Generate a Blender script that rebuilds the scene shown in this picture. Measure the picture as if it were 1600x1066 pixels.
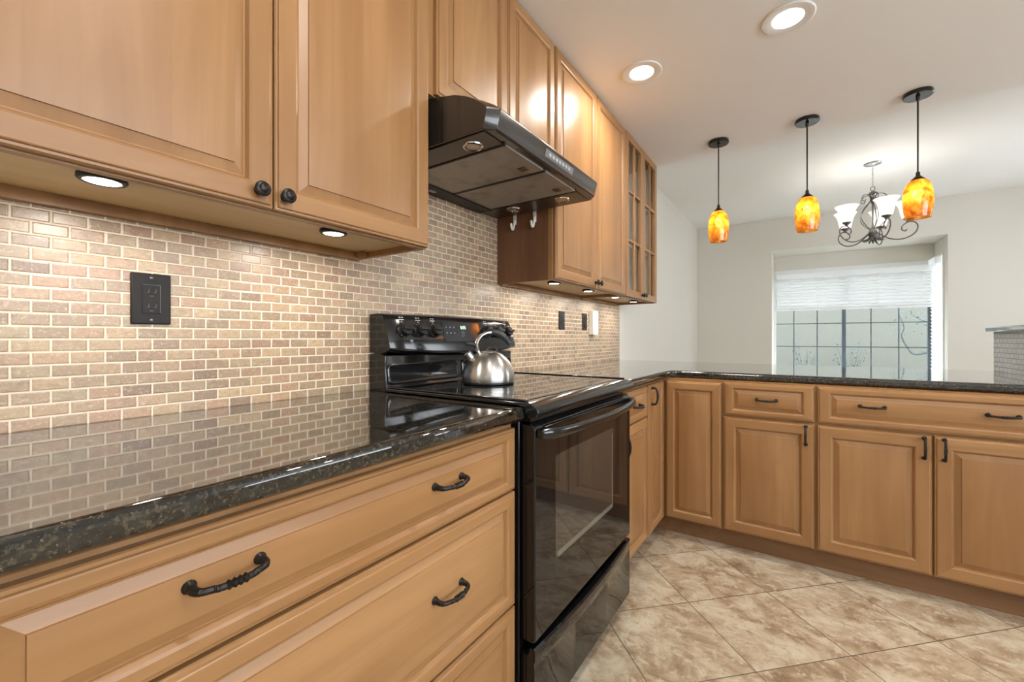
import bpy, math, random
from mathutils import Vector, Matrix
random.seed(7)
R = math.radians
PI = math.pi
for o in list(bpy.data.objects):
    bpy.data.objects.remove(o)
sc = bpy.context.scene
COL = sc.collection

# ------------------------------------------------------------------ camera
cam_d = bpy.data.cameras.new('camera')
cam = bpy.data.objects.new('camera', cam_d)
COL.objects.link(cam)
cam.location = (1.2462, 0.0, 1.0952)
cam.rotation_euler = (R(90), 0, R(34.07))
cam_d.sensor_width = 36
cam_d.lens = 662.8 / 1600 * 36
cam_d.shift_y = -0.00285
cam_d.clip_start = 0.02
sc.camera = cam

# ------------------------------------------------------------------ view, world
sc.view_settings.view_transform = 'Standard'
sc.view_settings.look = 'None'
sc.view_settings.gamma = 1.0
sc.view_settings.use_curve_mapping = False
sc.view_settings.exposure = 0.25
world = bpy.data.worlds.new('world')
sc.world = world
world.use_nodes = True
wbg = world.node_tree.nodes['Background']
wbg.inputs[0].default_value = (0.86, 0.93, 1.0, 1)
wbg.inputs[1].default_value = 8.5
sc.cycles.max_bounces = 10
sc.cycles.diffuse_bounces = 5
sc.cycles.glossy_bounces = 5
sc.cycles.transparent_max_bounces = 12
sc.cycles.transmission_bounces = 8
sc.cycles.sample_clamp_indirect = 6
sc.cycles.use_denoising = True
sc.cycles.caustics_reflective = False
sc.cycles.caustics_refractive = False

# light levels (watts)
W_RECESSED = 8.5
W_PUCK = 1.5
W_PENDANT = 0.15
W_CHANDELIER = 1.0
WARM = (1.0, 0.93, 0.84)
NEUTRAL = (1.0, 0.94, 0.86)


def lamp(name, kind, loc, energy, color, parent=None, size=0.05, rot=(0, 0, 0), spread=None):
    d = bpy.data.lights.new(name, kind)
    d.energy = energy
    d.color = color
    if kind == 'AREA':
        d.shape = 'DISK'
        d.size = size
        if spread:
            d.spread = R(spread)
    else:
        d.shadow_soft_size = size
    o = bpy.data.objects.new(name, d)
    COL.objects.link(o)
    o.location = loc
    o.rotation_euler = rot
    if parent:
        o.parent = parent
    return o


# ------------------------------------------------------------------ node helpers
class T:
    def __init__(self, name):
        self.m = bpy.data.materials.new(name)
        self.m.use_nodes = True
        self.nt = self.m.node_tree
        self.b = self.nt.nodes['Principled BSDF']
        self.out = self.nt.nodes['Material Output']

    def n(self, typ, **kw):
        x = self.nt.nodes.new(typ)
        for k, v in kw.items():
            setattr(x, k, v)
        return x

    def put(self, sock, v):
        if hasattr(v, 'is_output'):
            self.nt.links.new(v, sock)
        elif v is not None:
            sock.default_value = v

    def math(self, op, a, b=None, c=None):
        x = self.n('ShaderNodeMath', operation=op)
        self.put(x.inputs[0], a)
        if b is not None:
            self.put(x.inputs[1], b)
        if c is not None:
            self.put(x.inputs[2], c)
        return x.outputs[0]

    def coord(self, kind='Object'):
        return self.n('ShaderNodeTexCoord').outputs[kind]

    def sep(self, v):
        x = self.n('ShaderNodeSeparateXYZ')
        self.put(x.inputs[0], v)
        return x.outputs

    def comb(self, a, b, c=0.0):
        x = self.n('ShaderNodeCombineXYZ')
        for i, v in enumerate((a, b, c)):
            self.put(x.inputs[i], v)
        return x.outputs[0]

    def vadd(self, a, b):
        x = self.n('ShaderNodeVectorMath', operation='ADD')
        self.put(x.inputs[0], a)
        self.put(x.inputs[1], b)
        return x.outputs[0]

    def mapping(self, v, scale, rot=(0, 0, 0)):
        x = self.n('ShaderNodeMapping')
        self.put(x.inputs[0], v)
        x.inputs['Scale'].default_value = scale
        x.inputs['Rotation'].default_value = rot
        return x.outputs[0]

    def noise(self, v, scale=5, detail=3, rough=.5, dist=0.0, color=False):
        x = self.n('ShaderNodeTexNoise')
        self.put(x.inputs['Vector'], v)
        x.inputs['Scale'].default_value = scale
        x.inputs['Detail'].default_value = detail
        x.inputs['Roughness'].default_value = rough
        x.inputs['Distortion'].default_value = dist
        return x.outputs['Color' if color else 'Fac']

    def white(self, v):
        x = self.n('ShaderNodeTexWhiteNoise', noise_dimensions='3D')
        self.put(x.inputs[0], v)
        return x.outputs['Value']

    def voronoi(self, v, scale, feature='F1', out='Distance'):
        x = self.n('ShaderNodeTexVoronoi', feature=feature)
        self.put(x.inputs['Vector'], v)
        x.inputs['Scale'].default_value = scale
        return x.outputs[out]

    def ramp(self, f, stops, interp='LINEAR'):
        x = self.n('ShaderNodeValToRGB')
        x.color_ramp.interpolation = interp
        e = x.color_ramp.elements
        while len(e) < len(stops):
            e.new(0.5)
        for i, (p, c) in enumerate(stops):
            e[i].position = p
            e[i].color = (c[0], c[1], c[2], 1) if not isinstance(c, (int, float)) else (c, c, c, 1)
        self.put(x.inputs[0], f)
        return x.outputs[0]

    def mix(self, f, a, b, mode='MIX'):
        x = self.n('ShaderNodeMix', data_type='RGBA', blend_type=mode)
        self.put(x.inputs[0], f)
        for s, v in ((x.inputs[6], a), (x.inputs[7], b)):
            if isinstance(v, tuple) and len(v) == 3:
                v = v + (1,)
            self.put(s, v)
        return x.outputs[2]

    def step(self, v, a, b):
        x = self.n('ShaderNodeMapRange', interpolation_type='SMOOTHSTEP')
        self.put(x.inputs[0], v)
        x.inputs[1].default_value = a
        x.inputs[2].default_value = b
        return x.outputs[0]

    def bump(self, h, strength=.3, dist=.002):
        x = self.n('ShaderNodeBump')
        x.inputs['Strength'].default_value = strength
        x.inputs['Distance'].default_value = dist
        self.put(x.inputs['Height'], h)
        self.put(self.b.inputs['Normal'], x.outputs[0])
        return x.outputs[0]

    def set(self, **kw):
        names = dict(color='Base Color', rough='Roughness', metal='Metallic', ior='IOR', spec='Specular IOR Level', coat='Coat Weight',
                     coat_rough='Coat Roughness', trans='Transmission Weight', emit='Emission Strength', emit_color='Emission Color', aniso='Anisotropic')
        for k, v in kw.items():
            if isinstance(v, tuple) and len(v) == 3:
                v = v + (1,)
            self.put(self.b.inputs[names[k]], v)
        return self.m


def plain(name, color, rough=.5, metal=0.0, var=.06, scale=30, **kw):
    """a painted or solid surface with faint procedural unevenness"""
    t = T(name)
    n = t.noise(t.coord(), scale, 3)
    c = t.mix(n, tuple(x * (1 - var) for x in color), tuple(min(1, x * (1 + var)) for x in color))
    t.set(color=c, rough=rough, metal=metal, **kw)
    return t.m


def rand_coord(t):
    info = t.n('ShaderNodeObjectInfo')
    off = t.math('MULTIPLY', info.outputs['Random'], 37.0)
    return t.vadd(t.coord(), t.comb(off, off, off))


def wood(name, grain, light=(.375, .203, .085), dark=(.275, .134, .048), rough=.37, stave=True):
    t = T(name)
    v = rand_coord(t)
    s = {'z': (9, 9, .8), 'x': (.8, 9, 9)}[grain]
    big = t.noise(t.mapping(v, s), 1.0, 3, .55, .7)
    s2 = {'z': (120, 120, 2.5), 'x': (2.5, 120, 120)}[grain]
    fine = t.noise(t.mapping(v, s2), 1.0, 2, .6)
    blot = t.noise(v, 7.0, 2, .5)
    c = t.mix(t.step(big, .3, .72), dark, light)
    sx = {'z': (1, 1, .16), 'x': (.16, 1, 1)}[grain]
    fig = t.noise(t.mapping(v, sx), 3.2, 2, .45)
    rings = t.math('MULTIPLY_ADD', t.math('SINE', t.math('MULTIPLY', fig, 105.0)), .5, .5)
    c = t.mix(t.math('MULTIPLY', t.step(rings, .35, 1.0), .13), c, tuple(x * .7 for x in dark))
    c = t.mix(t.math('MULTIPLY', t.step(fine, .4, .8), .16), c, tuple(x * .72 for x in dark))
    c = t.mix(t.math('MULTIPLY', t.step(blot, .5, .85), .22), c, tuple(x * .85 for x in dark))
    if stave:
        xyz = t.sep(v)
        ax = xyz[0] if grain == 'z' else xyz[2]
        w = t.white(t.comb(t.math('FLOOR', t.math('DIVIDE', ax, .088)), 3.0, 1.0))
        c = t.mix(t.math('MULTIPLY', w, .42), c, tuple(x * .9 for x in dark))
    t.bump(fine, .04, .001)
    t.set(color=c, rough=rough, spec=.5)
    return t.m


M = {}
M['wood_v'] = wood('maple_upright_grain', 'z')
M['wood_h'] = wood('maple_level_grain', 'x', stave=False)
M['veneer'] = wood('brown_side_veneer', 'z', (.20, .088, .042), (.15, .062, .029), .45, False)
M['birch'] = wood('pale_cabinet_underside', 'x', (.72, .55, .32), (.66, .48, .26), .45, False)
M['melamine'] = plain('pale_cabinet_interior', (.58, .56, .51), .45, 0, .04)
M['toe'] = wood('toe_kick_wood', 'x', (.24, .125, .058), (.19, .09, .04), .4, False)
M['bronze'] = plain('oil_rubbed_bronze', (.022, .019, .017), .36, .6, .3, 400)
M['black_plastic'] = plain('black_plastic', (.012, .0105, .0095), .42, 0, .2, 40, spec=.3)
M['plate_plastic'] = plain('brown_black_plate', (.013, .0105, .009), .5, 0, .2, 40, spec=.25)
M['enamel'] = plain('black_enamel', (.0075, .0075, .008), .14, 0, .2, 20, coat=.15)
M['black_glass'] = plain('black_glass', (.006, .006, .0065), .03, 0, .2, 20, ior=1.48)
M['rubber'] = plain('black_soft_grip', (.018, .018, .019), .42, 0, .2, 60)
M['white_plastic'] = plain('white_plastic', (.74, .71, .64), .4)
M['white_paint'] = plain('white_trim_paint', (.8, .8, .79), .4, 0, .02)
M['chrome'] = plain('polished_steel', (.66, .65, .63), .12, 1.0, .04)
M['pewter'] = plain('dark_pewter', (.15, .145, .14), .32, .9, .25, 120)
M['silver'] = plain('brushed_canopy_metal', (.42, .42, .42), .3, .9, .08)
M['ink'] = plain('white_print', (.6, .6, .6), .5)
M['dark_hole'] = plain('dark_gap', (.004, .004, .004), .8)
M['hood_paint'] = plain('dark_bronze_hood_enamel', (.022, .018, .015), .2, 0, .12, 20, coat=.3)
M['hood_under'] = plain('hood_underside_metal', (.11, .09, .073), .28, .7, .15, 14)
M['canopy'] = plain('dark_bronze_canopy', (.035, .03, .027), .16, .6, .15, 30)
M['window_frame'] = plain('blue_grey_window_frame', (.10, .125, .15), .5)


def wall_paint(name, color, bump=.06, scale=60, rough=.6):
    t = T(name)
    v = t.coord()
    n = t.noise(v, 2.0, 3)
    c = t.mix(n, tuple(x * .985 for x in color), tuple(min(1, x * 1.015) for x in color))
    h = t.noise(v, scale, 4, .6)
    t.bump(h, bump, .004)
    t.set(color=c, rough=rough, spec=.3)
    return t.m


M['wall'] = wall_paint('greige_wall_paint', (.69, .665, .60))
M['ceiling'] = wall_paint('trowelled_ceiling_paint', (.86, .85, .83), .25, 9)


def brick_tile(name, stops, pit, fleck, grout, rough_t=.3):
    t = T(name)
    v = t.coord()
    x, y, z = t.sep(v)
    rc = t.math('ADD', t.math('DIVIDE', t.math('SUBTRACT', z, .9382), .0258), 40.0)
    row = t.math('FLOOR', rc)
    par = t.math('MODULO', row, 2.0)
    cc = t.math('ADD', t.math('ADD', t.math('DIVIDE', t.math('SUBTRACT', t.math('ADD', x, y), .1335), .0538), t.math('MULTIPLY', par, .5)), 40.5)
    col = t.math('FLOOR', cc)
    fx = t.math('FRACT', cc)
    fz = t.math('FRACT', rc)
    dx = t.math('MULTIPLY', t.math('MINIMUM', fx, t.math('SUBTRACT', 1.0, fx)), .0538)
    dz = t.math('MULTIPLY', t.math('MINIMUM', fz, t.math('SUBTRACT', 1.0, fz)), .0258)
    wob = t.math('MULTIPLY', t.math('SUBTRACT', t.noise(v, 90, 2), .5), .0012)
    d = t.math('ADD', t.math('MINIMUM', dx, dz), wob)
    mask = t.step(d, .0012, .0021)
    w = t.white(t.comb(col, row, 1.7))
    base = t.ramp(w, stops)
    vs = t.vadd(v, t.comb(t.math('MULTIPLY', w, 9.0), 0.0, 0.0))
    cloud = t.noise(t.mapping(vs, (1, 1, 2.0)), 60, 5, .68)
    c = t.mix(t.math('MULTIPLY', t.step(cloud, .44, .72), .5), base, pit)
    c2 = t.noise(t.mapping(t.vadd(vs, (2.0, 5.0, 1.0)), (1, 1, 1.6)), 95, 4, .7)
    c = t.mix(t.math('MULTIPLY', t.step(c2, .52, .68), .45), c, fleck)
    spk = t.noise(vs, 300, 3, .65)
    c = t.mix(t.math('MULTIPLY', t.step(spk, .60, .70), .6), c, tuple(min(1, q * 1.25) for q in fleck))
    c = t.mix(t.math('MULTIPLY', t.step(t.noise(vs, 230, 3, .65), .63, .72), .6), c, tuple(q * .5 for q in pit))
    c = t.mix(mask, grout, c)
    hh = t.math('ADD', t.step(d, .001, .004), t.math('MULTIPLY', spk, .3))
    t.bump(hh, .4, .0016)
    t.set(color=c, rough=t.math('MULTIPLY_ADD', mask, rough_t - .7, .7), spec=.5)
    return t.m


M['brick'] = brick_tile('tumbled_brick_mosaic', [(0, (.45, .32, .185)), (.16, (.37, .225, .14)), (.32, (.35, .27, .165)), (.46, (.31, .185, .12)), (.60, (.43, .305, .18)),
                                                 (.74, (.27, .185, .115)), (.88, (.35, .245, .155)), (1, (.225, .145, .095))], (.20, .125, .078), (.56, .44, .30), (.66, .57, .45))
M['grey_brick'] = brick_tile('grey_brick_mosaic', [(0, (.66, .70, .72)), (.3, (.56, .62, .67)), (.6, (.70, .71, .71)), (.8, (.6, .59, .6)), (1, (.52, .6, .66))],
                             (.5, .54, .57), (.76, .79, .8), (.33, .38, .43))


def granite():
    t = T('dark_speckled_granite')
    v = t.coord()
    n1 = t.noise(v, 120, 4, .7)
    n2 = t.noise(t.vadd(v, (3.1, 2.2, 5.0)), 70, 4, .65)
    n3 = t.noise(t.vadd(v, (7.1, 1.2, 2.0)), 210, 3, .6)
    c = t.mix(t.step(n1, .47, .66), (.006, .0065, .006), (.064, .049, .03))
    c = t.mix(t.math('MULTIPLY', t.step(n2, .56, .68), .75), c, (.032, .031, .028))
    c = t.mix(t.math('MULTIPLY', t.step(n3, .61, .74), .75), c, (.18, .145, .095))
    c = t.mix(t.math('MULTIPLY', t.step(t.noise(t.vadd(v, (1.1, 8.2, 4.0)), 160, 3, .6), .58, .66), .8), c, (.006, .006, .006))
    t.set(color=c, rough=.05, ior=1.5, coat=.75, coat_rough=.03)
    return t.m


M['granite'] = granite()


def floor_tile():
    t = T('diagonal_travertine_floor_tile')
    v = t.coord()
    x, y, z = t.sep(v)
    k = 1 / math.sqrt(2)
    P = .374
    u = t.math('ADD', t.math('DIVIDE', t.math('SUBTRACT', t.math('MULTIPLY', t.math('ADD', x, y), k), 1.932), P), 40.0)
    w = t.math('ADD', t.math('DIVIDE', t.math('SUBTRACT', t.math('MULTIPLY', t.math('SUBTRACT', y, x), k), .332), P), 40.0)
    fu, fw = t.math('FRACT', u), t.math('FRACT', w)
    d = t.math('MULTIPLY', t.math('MINIMUM', t.math('MINIMUM', fu, t.math('SUBTRACT', 1.0, fu)), t.math('MINIMUM', fw, t.math('SUBTRACT', 1.0, fw))), P)
    mask = t.step(d, .0012, .0024)
    rnd = t.white(t.comb(t.math('FLOOR', u), t.math('FLOOR', w), .5))
    vs = t.vadd(v, t.comb(t.math('MULTIPLY', rnd, 23.0), t.math('MULTIPLY', rnd, 11.0), 0.0))
    vs = t.mapping(vs, (1.25, 1.5, 1), (0, 0, R(25)))
    a = t.noise(vs, 5.0, 10, .68, .5)
    b = t.noise(t.vadd(vs, (9.0, 2.0, 0.0)), 13, 9, .74, .35)
    c = t.ramp(a, [(.34, (.22, .14, .082)), (.43, (.35, .25, .16)), (.50, (.44, .345, .235)), (.57, (.53, .445, .32)), (.68, (.62, .55, .42))])
    c = t.mix(t.math('MULTIPLY', t.step(b, .53, .66), .6), c, (.25, .165, .105))
    c = t.mix(t.math('MULTIPLY', t.step(t.noise(t.vadd(vs, (4.0, 3.0, 0.0)), 15, 9, .74, .4), .52, .61), .7), c, (.60, .53, .41))
    c = t.mix(t.math('MULTIPLY', t.step(t.noise(vs, 60, 5, .7), .6, .68), .5), c, (.17, .125, .095))
    c = t.mix(mask, (.13, .095, .07), c)
    t.bump(t.math('ADD', mask, t.math('MULTIPLY', b, .3)), .15, .002)
    t.set(color=c, rough=.36, spec=.45)
    return t.m


M['floor'] = floor_tile()


def steel_brushed():
    t = T('brushed_stainless_steel')
    v = t.coord()
    n = t.noise(t.mapping(v, (3, 3, 260)), 1.0, 2)
    t.bump(n, .04, .001)
    tg = t.n('ShaderNodeTangent', direction_type='RADIAL', axis='Z')
    t.put(t.b.inputs['Tangent'], tg.outputs[0])
    t.b.inputs['Anisotropic Rotation'].default_value = .25
    t.set(color=(.50, .48, .455), metal=1.0, rough=.30, aniso=.7)
    return t.m


M['steel'] = steel_brushed()


def filter_mesh():
    t = T('aluminium_filter_mesh')
    x, y, z = t.sep(t.coord())
    gx = t.math('SINE', t.math('MULTIPLY', x, 1150))
    gy = t.math('SINE', t.math('MULTIPLY', y, 1150))
    g = t.math('MULTIPLY_ADD', t.math('MULTIPLY', gx, gy), .5, .5)
    n = t.noise(t.coord(), 9, 3)
    c = t.mix(g, (.24, .21, .18), (.68, .62, .54))
    c = t.mix(t.math('MULTIPLY', t.step(n, .45, .7), .5), c, (.2, .14, .09))
    t.bump(g, .6, .002)
    t.set(color=c, metal=.6, rough=.45)
    return t.m


M['filter'] = filter_mesh()


def emissive(name, color, strength):
    t = T(name)
    t.set(color=(.9, .9, .88), emit_color=color, emit=strength, rough=.4)
    return t.m


M['led'] = emissive('led_lens', (1.0, .95, .88), 12)
M['bulb'] = emissive('warm_bulb', (1.0, .88, .66), 75)
M['digits'] = emissive('green_clock_digits', (.25, 1.0, .45), .8)
M['halogen'] = plain('unlit_halogen_glass', (.5, .42, .33), .12, .5)


def amber():
    t = T('mottled_amber_glass')
    v = t.coord()
    n = t.noise(v, 26, 4, .62, .8)
    n2 = t.noise(v, 75, 3, .6)
    c = t.ramp(n, [(.32, (.45, .19, .025)), (.5, (.74, .42, .09)), (.66, (.9, .62, .21))])
    c = t.mix(t.math('MULTIPLY', t.step(n2, .6, .72), .6), c, (.5, .24, .05))
    tl = t.n('ShaderNodeBsdfTranslucent')
    df = t.n('ShaderNodeBsdfDiffuse')
    tr = t.n('ShaderNodeBsdfTransparent')
    for s in (tl, df, tr):
        t.put(s.inputs[0], c)
    gl = t.n('ShaderNodeBsdfGlossy')
    gl.inputs['Roughness'].default_value = .12
    m1 = t.n('ShaderNodeMixShader')
    m1.inputs[0].default_value = .22
    t.put(m1.inputs[1], tl.outputs[0])
    t.put(m1.inputs[2], df.outputs[0])
    m2 = t.n('ShaderNodeMixShader')
    m2.inputs[0].default_value = .5
    t.put(m2.inputs[1], m1.outputs[0])
    t.put(m2.inputs[2], tr.outputs[0])
    m3 = t.n('ShaderNodeMixShader')
    m3.inputs[0].default_value = .06
    t.put(m3.inputs[1], m2.outputs[0])
    t.put(m3.inputs[2], gl.outputs[0])
    t.put(t.out.inputs[0], m3.outputs[0])
    return t.m


M['amber'] = amber()


def frosted():
    t = T('frosted_white_glass')
    n = t.noise(t.coord(), 20, 2)
    tl = t.n('ShaderNodeBsdfTranslucent')
    tl.inputs[0].default_value = (.97, .96, .95, 1)
    df = t.n('ShaderNodeBsdfDiffuse')
    t.put(df.inputs[0], t.mix(n, (.88, .88, .87), (.94, .94, .93)))
    m = t.n('ShaderNodeMixShader')
    m.inputs[0].default_value = .25
    t.put(m.inputs[1], tl.outputs[0])
    t.put(m.inputs[2], df.outputs[0])
    t.put(t.out.inputs[0], m.outputs[0])
    return t.m


M['frosted'] = frosted()


def slat_mat():
    t = T('white_blind_slat')
    n = t.noise(t.coord(), 12, 2)
    tl = t.n('ShaderNodeBsdfTranslucent')
    tl.inputs[0].default_value = (.85, .85, .85, 1)
    df = t.n('ShaderNodeBsdfDiffuse')
    t.put(df.inputs[0], t.mix(n, (.84, .84, .84), (.9, .9, .9)))
    m = t.n('ShaderNodeMixShader')
    m.inputs[0].default_value = .45
    t.put(m.inputs[1], tl.outputs[0])
    t.put(m.inputs[2], df.outputs[0])
    t.put(t.out.inputs[0], m.outputs[0])
    return t.m


M['slat'] = slat_mat()


def clear_glass(name, refl=.2):
    t = T(name)
    tr = t.n('ShaderNodeBsdfTransparent')
    tr.inputs[0].default_value = (.95, .97, .97, 1)
    gl = t.n('ShaderNodeBsdfGlossy')
    gl.inputs['Roughness'].default_value = .02
    fr = t.n('ShaderNodeFresnel')
    fr.inputs[0].default_value = 1.5
    m = t.n('ShaderNodeMixShader')
    geo = t.n('ShaderNodeNewGeometry')
    t.put(m.inputs[0], t.math('MULTIPLY', t.math('MULTIPLY', fr.outputs[0], refl), t.math('SUBTRACT', 1.0, geo.outputs['Backfacing'])))
    t.put(m.inputs[1], tr.outputs[0])
    t.put(m.inputs[2], gl.outputs[0])
    t.put(t.out.inputs[0], m.outputs[0])
    return t.m


M['glass'] = clear_glass('clear_window_glass')
M['cabinet_glass'] = clear_glass('cabinet_door_glass', 1.6)


def oven_glass():
    t = T('tinted_oven_window_glass')
    n = t.noise(t.coord(), 3, 2)
    t.set(color=t.mix(n, (.028, .025, .021), (.036, .032, .027)), rough=.03, ior=1.9)
    return t.m


M['oven_glass'] = oven_glass()


def stucco():
    t = T('pale_stucco')
    v = t.coord()
    n = t.noise(v, 1.6, 4)
    h = t.noise(v, 40, 4, .6)
    t.bump(h, .4, .01)
    t.set(color=t.mix(n, (.092, .092, .077), (.11, .108, .091)), rough=.9)
    return t.m


M['stucco'] = stucco()
M['leaf'] = plain('bluish_green_leaf', (.035, .06, .06), .6, 0, .3, 12)
M['bark'] = plain('grey_bark', (.045, .055, .055), .9, 0, .3, 40)
M['soil'] = plain('yard_ground', (.3, .28, .22), .9, 0, .3, 5)


# ------------------------------------------------------------------ mesh helpers
class MB:
    def __init__(self):
        self.v, self.f, self.m = [], [], []

    def face(self, idx, m=0):
        self.f.append(tuple(idx))
        self.m.append(m)

    def quad(self, a, b, c, d, m=0):
        i = len(self.v)
        self.v += [tuple(a), tuple(b), tuple(c), tuple(d)]
        self.face((i, i + 1, i + 2, i + 3), m)

    def box(self, x0, x1, y0, y1, z0, z1, m=0):
        i = len(self.v)
        self.v += [(x0, y0, z0), (x1, y0, z0), (x1, y1, z0), (x0, y1, z0), (x0, y0, z1), (x1, y0, z1), (x1, y1, z1), (x0, y1, z1)]
        for q in ((0, 3, 2, 1), (4, 5, 6, 7), (0, 1, 5, 4), (1, 2, 6, 5), (2, 3, 7, 6), (3, 0, 4, 7)):
            self.face([i + k for k in q], m)
        return self

    def loft(self, loops, m=0, close=True, cap0=True, cap1=True):
        i0 = len(self.v)
        n = len(loops[0])
        for lp in loops:
            self.v += [tuple(p) for p in lp]
        for a in range(len(loops) - 1):
            for k in range(n if close else n - 1):
                k2 = (k + 1) % n
                self.face((i0 + a * n + k, i0 + a * n + k2, i0 + (a + 1) * n + k2, i0 + (a + 1) * n + k), m)
        if cap0:
            self.face([i0 + k for k in reversed(range(n))], m)
        if cap1:
            self.face([i0 + (len(loops) - 1) * n + k for k in range(n)], m)
        return self

    def prism(self, pts, axis, a0, a1, m=0):
        """pts: polygon in the two other axes, in x,y,z order"""
        def P(p, a):
            return {'x': (a, p[0], p[1]), 'y': (p[0], a, p[1]), 'z': (p[0], p[1], a)}[axis]
        return self.loft([[P(p, a0) for p in pts], [P(p, a1) for p in pts]], m)

    def lathe(self, prof, c=(0, 0, 0), axis=(0, 0, 1), seg=28, m=0):
        """prof: (r, h) list; open ends of zero radius are closed by tiny rings"""
        A = Vector(axis).normalized()
        U = A.orthogonal().normalized()
        W = A.cross(U)
        loops = []
        for r, h in prof:
            r = max(r, 1e-5)
            loops.append([Vector(c) + A * h + (U * math.cos(2 * PI * k / seg) + W * math.sin(2 * PI * k / seg)) * r for k in range(seg)])
        closed = prof[0] == prof[-1]
        return self.loft(loops, m, True, not closed, not closed)

    def tube(self, path, rad, seg=10, m=0, flat=None):
        path = [Vector(p) for p in path]
        n = len(path)
        rad = [rad] * n if isinstance(rad, (int, float)) else rad
        tang = []
        for i in range(n):
            a = path[max(0, i - 1)]
            b = path[min(n - 1, i + 1)]
            tang.append((b - a).normalized())
        U = tang[0].orthogonal().normalized()
        loops = []
        for i in range(n):
            if i:
                q = tang[i - 1].rotation_difference(tang[i])
                U = (q @ U).normalized()
            W = tang[i].cross(U)
            loops.append([path[i] + (U * math.cos(2 * PI * k / seg) + W * math.sin(2 * PI * k / seg)) * rad[i] for k in range(seg)])
        return self.loft(loops, m)

    def xform(self, mat):
        self.v = [tuple(mat @ Vector(p)) for p in self.v]
        return self

    def build(self, name, mats, parent=None, loc=(0, 0, 0), rot=(0, 0, 0), org=None, bevel=0, seg=2, angle=32, fix=True):
        """org: the vertices are in world space and the object's place is org"""
        import bmesh
        me = bpy.data.meshes.new(name)
        vs = self.v
        if org is not None:
            vs = [(p[0] - org[0], p[1] - org[1], p[2] - org[2]) for p in vs]
        me.from_pydata(vs, [], self.f)
        mats = mats if isinstance(mats, (list, tuple)) else [mats]
        for x in mats:
            me.materials.append(M[x] if isinstance(x, str) else x)
        me.polygons.foreach_set('material_index', self.m)
        if fix:
            bm = bmesh.new()
            bm.from_mesh(me)
            bmesh.ops.recalc_face_normals(bm, faces=bm.faces)
            bm.to_mesh(me)
            bm.free()
        me.polygons.foreach_set('use_smooth', [True] * len(me.polygons))
        me.set_sharp_from_angle(angle=R(angle))
        me.update()
        o = bpy.data.objects.new(name, me)
        COL.objects.link(o)
        o.location = loc
        o.rotation_euler = rot
        if parent:
            o.parent = parent
        if bevel:
            b = o.modifiers.new('bevel', 'BEVEL')
            b.width = bevel
            b.segments = seg
            b.limit_method = 'ANGLE'
            b.angle_limit = R(40)
            b.harden_normals = False
        return o


def tag(o, label=None, cat=None, group=None, kind=None):
    if label:
        o['label'] = label
    if cat:
        o['category'] = cat
    if group:
        o['group'] = group
    if kind:
        o['kind'] = kind
    return o


def empty(name, loc, label, cat, group=None, rz=0):
    o = bpy.data.objects.new(name, None)
    o.empty_display_size = .05
    COL.objects.link(o)
    o.location = loc
    o.rotation_euler = (0, 0, rz)
    return tag(o, label, cat, group)


def copy_tree(o, parent=None):
    c = o.copy()
    COL.objects.link(c)
    if parent:
        c.parent = parent
    for ch in list(o.children):
        copy_tree(ch, c)
    return c


def bez(pts, n=8):
    """smooth path through the points (Catmull-Rom)"""
    P = [Vector(p) for p in pts]
    P = [P[0] * 2 - P[1]] + P + [P[-1] * 2 - P[-2]]
    out = []
    for i in range(1, len(P) - 2):
        for k in range(n):
            t = k / n
            a, b, c, d = P[i - 1], P[i], P[i + 1], P[i + 2]
            out.append(.5 * (2 * b + (c - a) * t + (2 * a - 5 * b + 4 * c - d) * t * t + (3 * b - a - 3 * c + d) * t ** 3))
    out.append(P[-2])
    return out


# ------------------------------------------------------------------ room shell
ZC, ZD = 2.4355, 2.711            # kitchen and dining ceilings
YE, YCE, YF, YB = 3.453, 3.3885, 6.777, 7.335
XR, YR = 4.3, -2.6


def struct(name, mb, mat, **kw):
    return tag(mb.build(name, mat, **kw), kind='structure')


struct('floor', MB().box(-.12, XR + .1, YR - .1, YF + .1, -.1, 0), 'floor')
struct('wall_left', MB().box(-.12, -.008, YR - .1, YF + .1, 0, 2.9), 'wall')
RW0, RW1, RWZ0, RWZ1 = 4.4, 5.8, .85, 2.2
DY0, DY1, DZ0, DZ1 = -1.9, 2.2, 1.02, 2.3
struct('wall_right', MB().box(XR, XR + .1, YR - .1, DY0, 0, 2.9).box(XR, XR + .1, DY0, DY1, DZ1, 2.9).box(XR, XR + .1, DY0, DY1, 0, DZ0).box(XR, XR + .1, DY1, RW0, 0, 2.9).box(XR, XR + .1, RW1, YF + .1, 0, 2.9).box(XR, XR + .1, RW0, RW1, 0, RWZ0).box(XR, XR + .1, RW0, RW1, RWZ1, 2.9), 'wall')
struct('added_window_3', MB().box(XR + .02, XR + .07, RW0, RW0 + .05, RWZ0, RWZ1).box(XR + .02, XR + .07, RW1 - .05, RW1, RWZ0, RWZ1).box(XR + .02, XR + .07, 5.07, 5.13, RWZ0, RWZ1).box(XR + .02, XR + .07, RW0 + .05, RW1 - .05, RWZ1 - .05, RWZ1).box(XR + .02, XR + .07, RW0 + .05, RW1 - .05, RWZ0, RWZ0 + .05), 'white_paint')  # unseen window added to bring more daylight into the dining area
struct('ceiling', MB().box(-.008, XR, YR, YCE, ZC, ZC + .3), 'ceiling')
struct('ceiling_dining', MB().box(-.008, XR, YCE, YF + .6, ZD, ZD + .1), 'ceiling')
# far wall with the bay opening
OX0, OX1, OZ0, OZ1 = .941, 2.65, .55, 2.281
mb = MB()
mb.box(-.008, OX0, YF, YF + .11, 0, ZD)
mb.box(OX1, XR, YF, YF + .11, 0, ZD)
mb.box(OX0, OX1, YF, YF + .11, 0, OZ0)
mb.box(OX0, OX1, YF, YF + .11, OZ1, ZD)
struct('wall_far', mb, 'wall')
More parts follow.
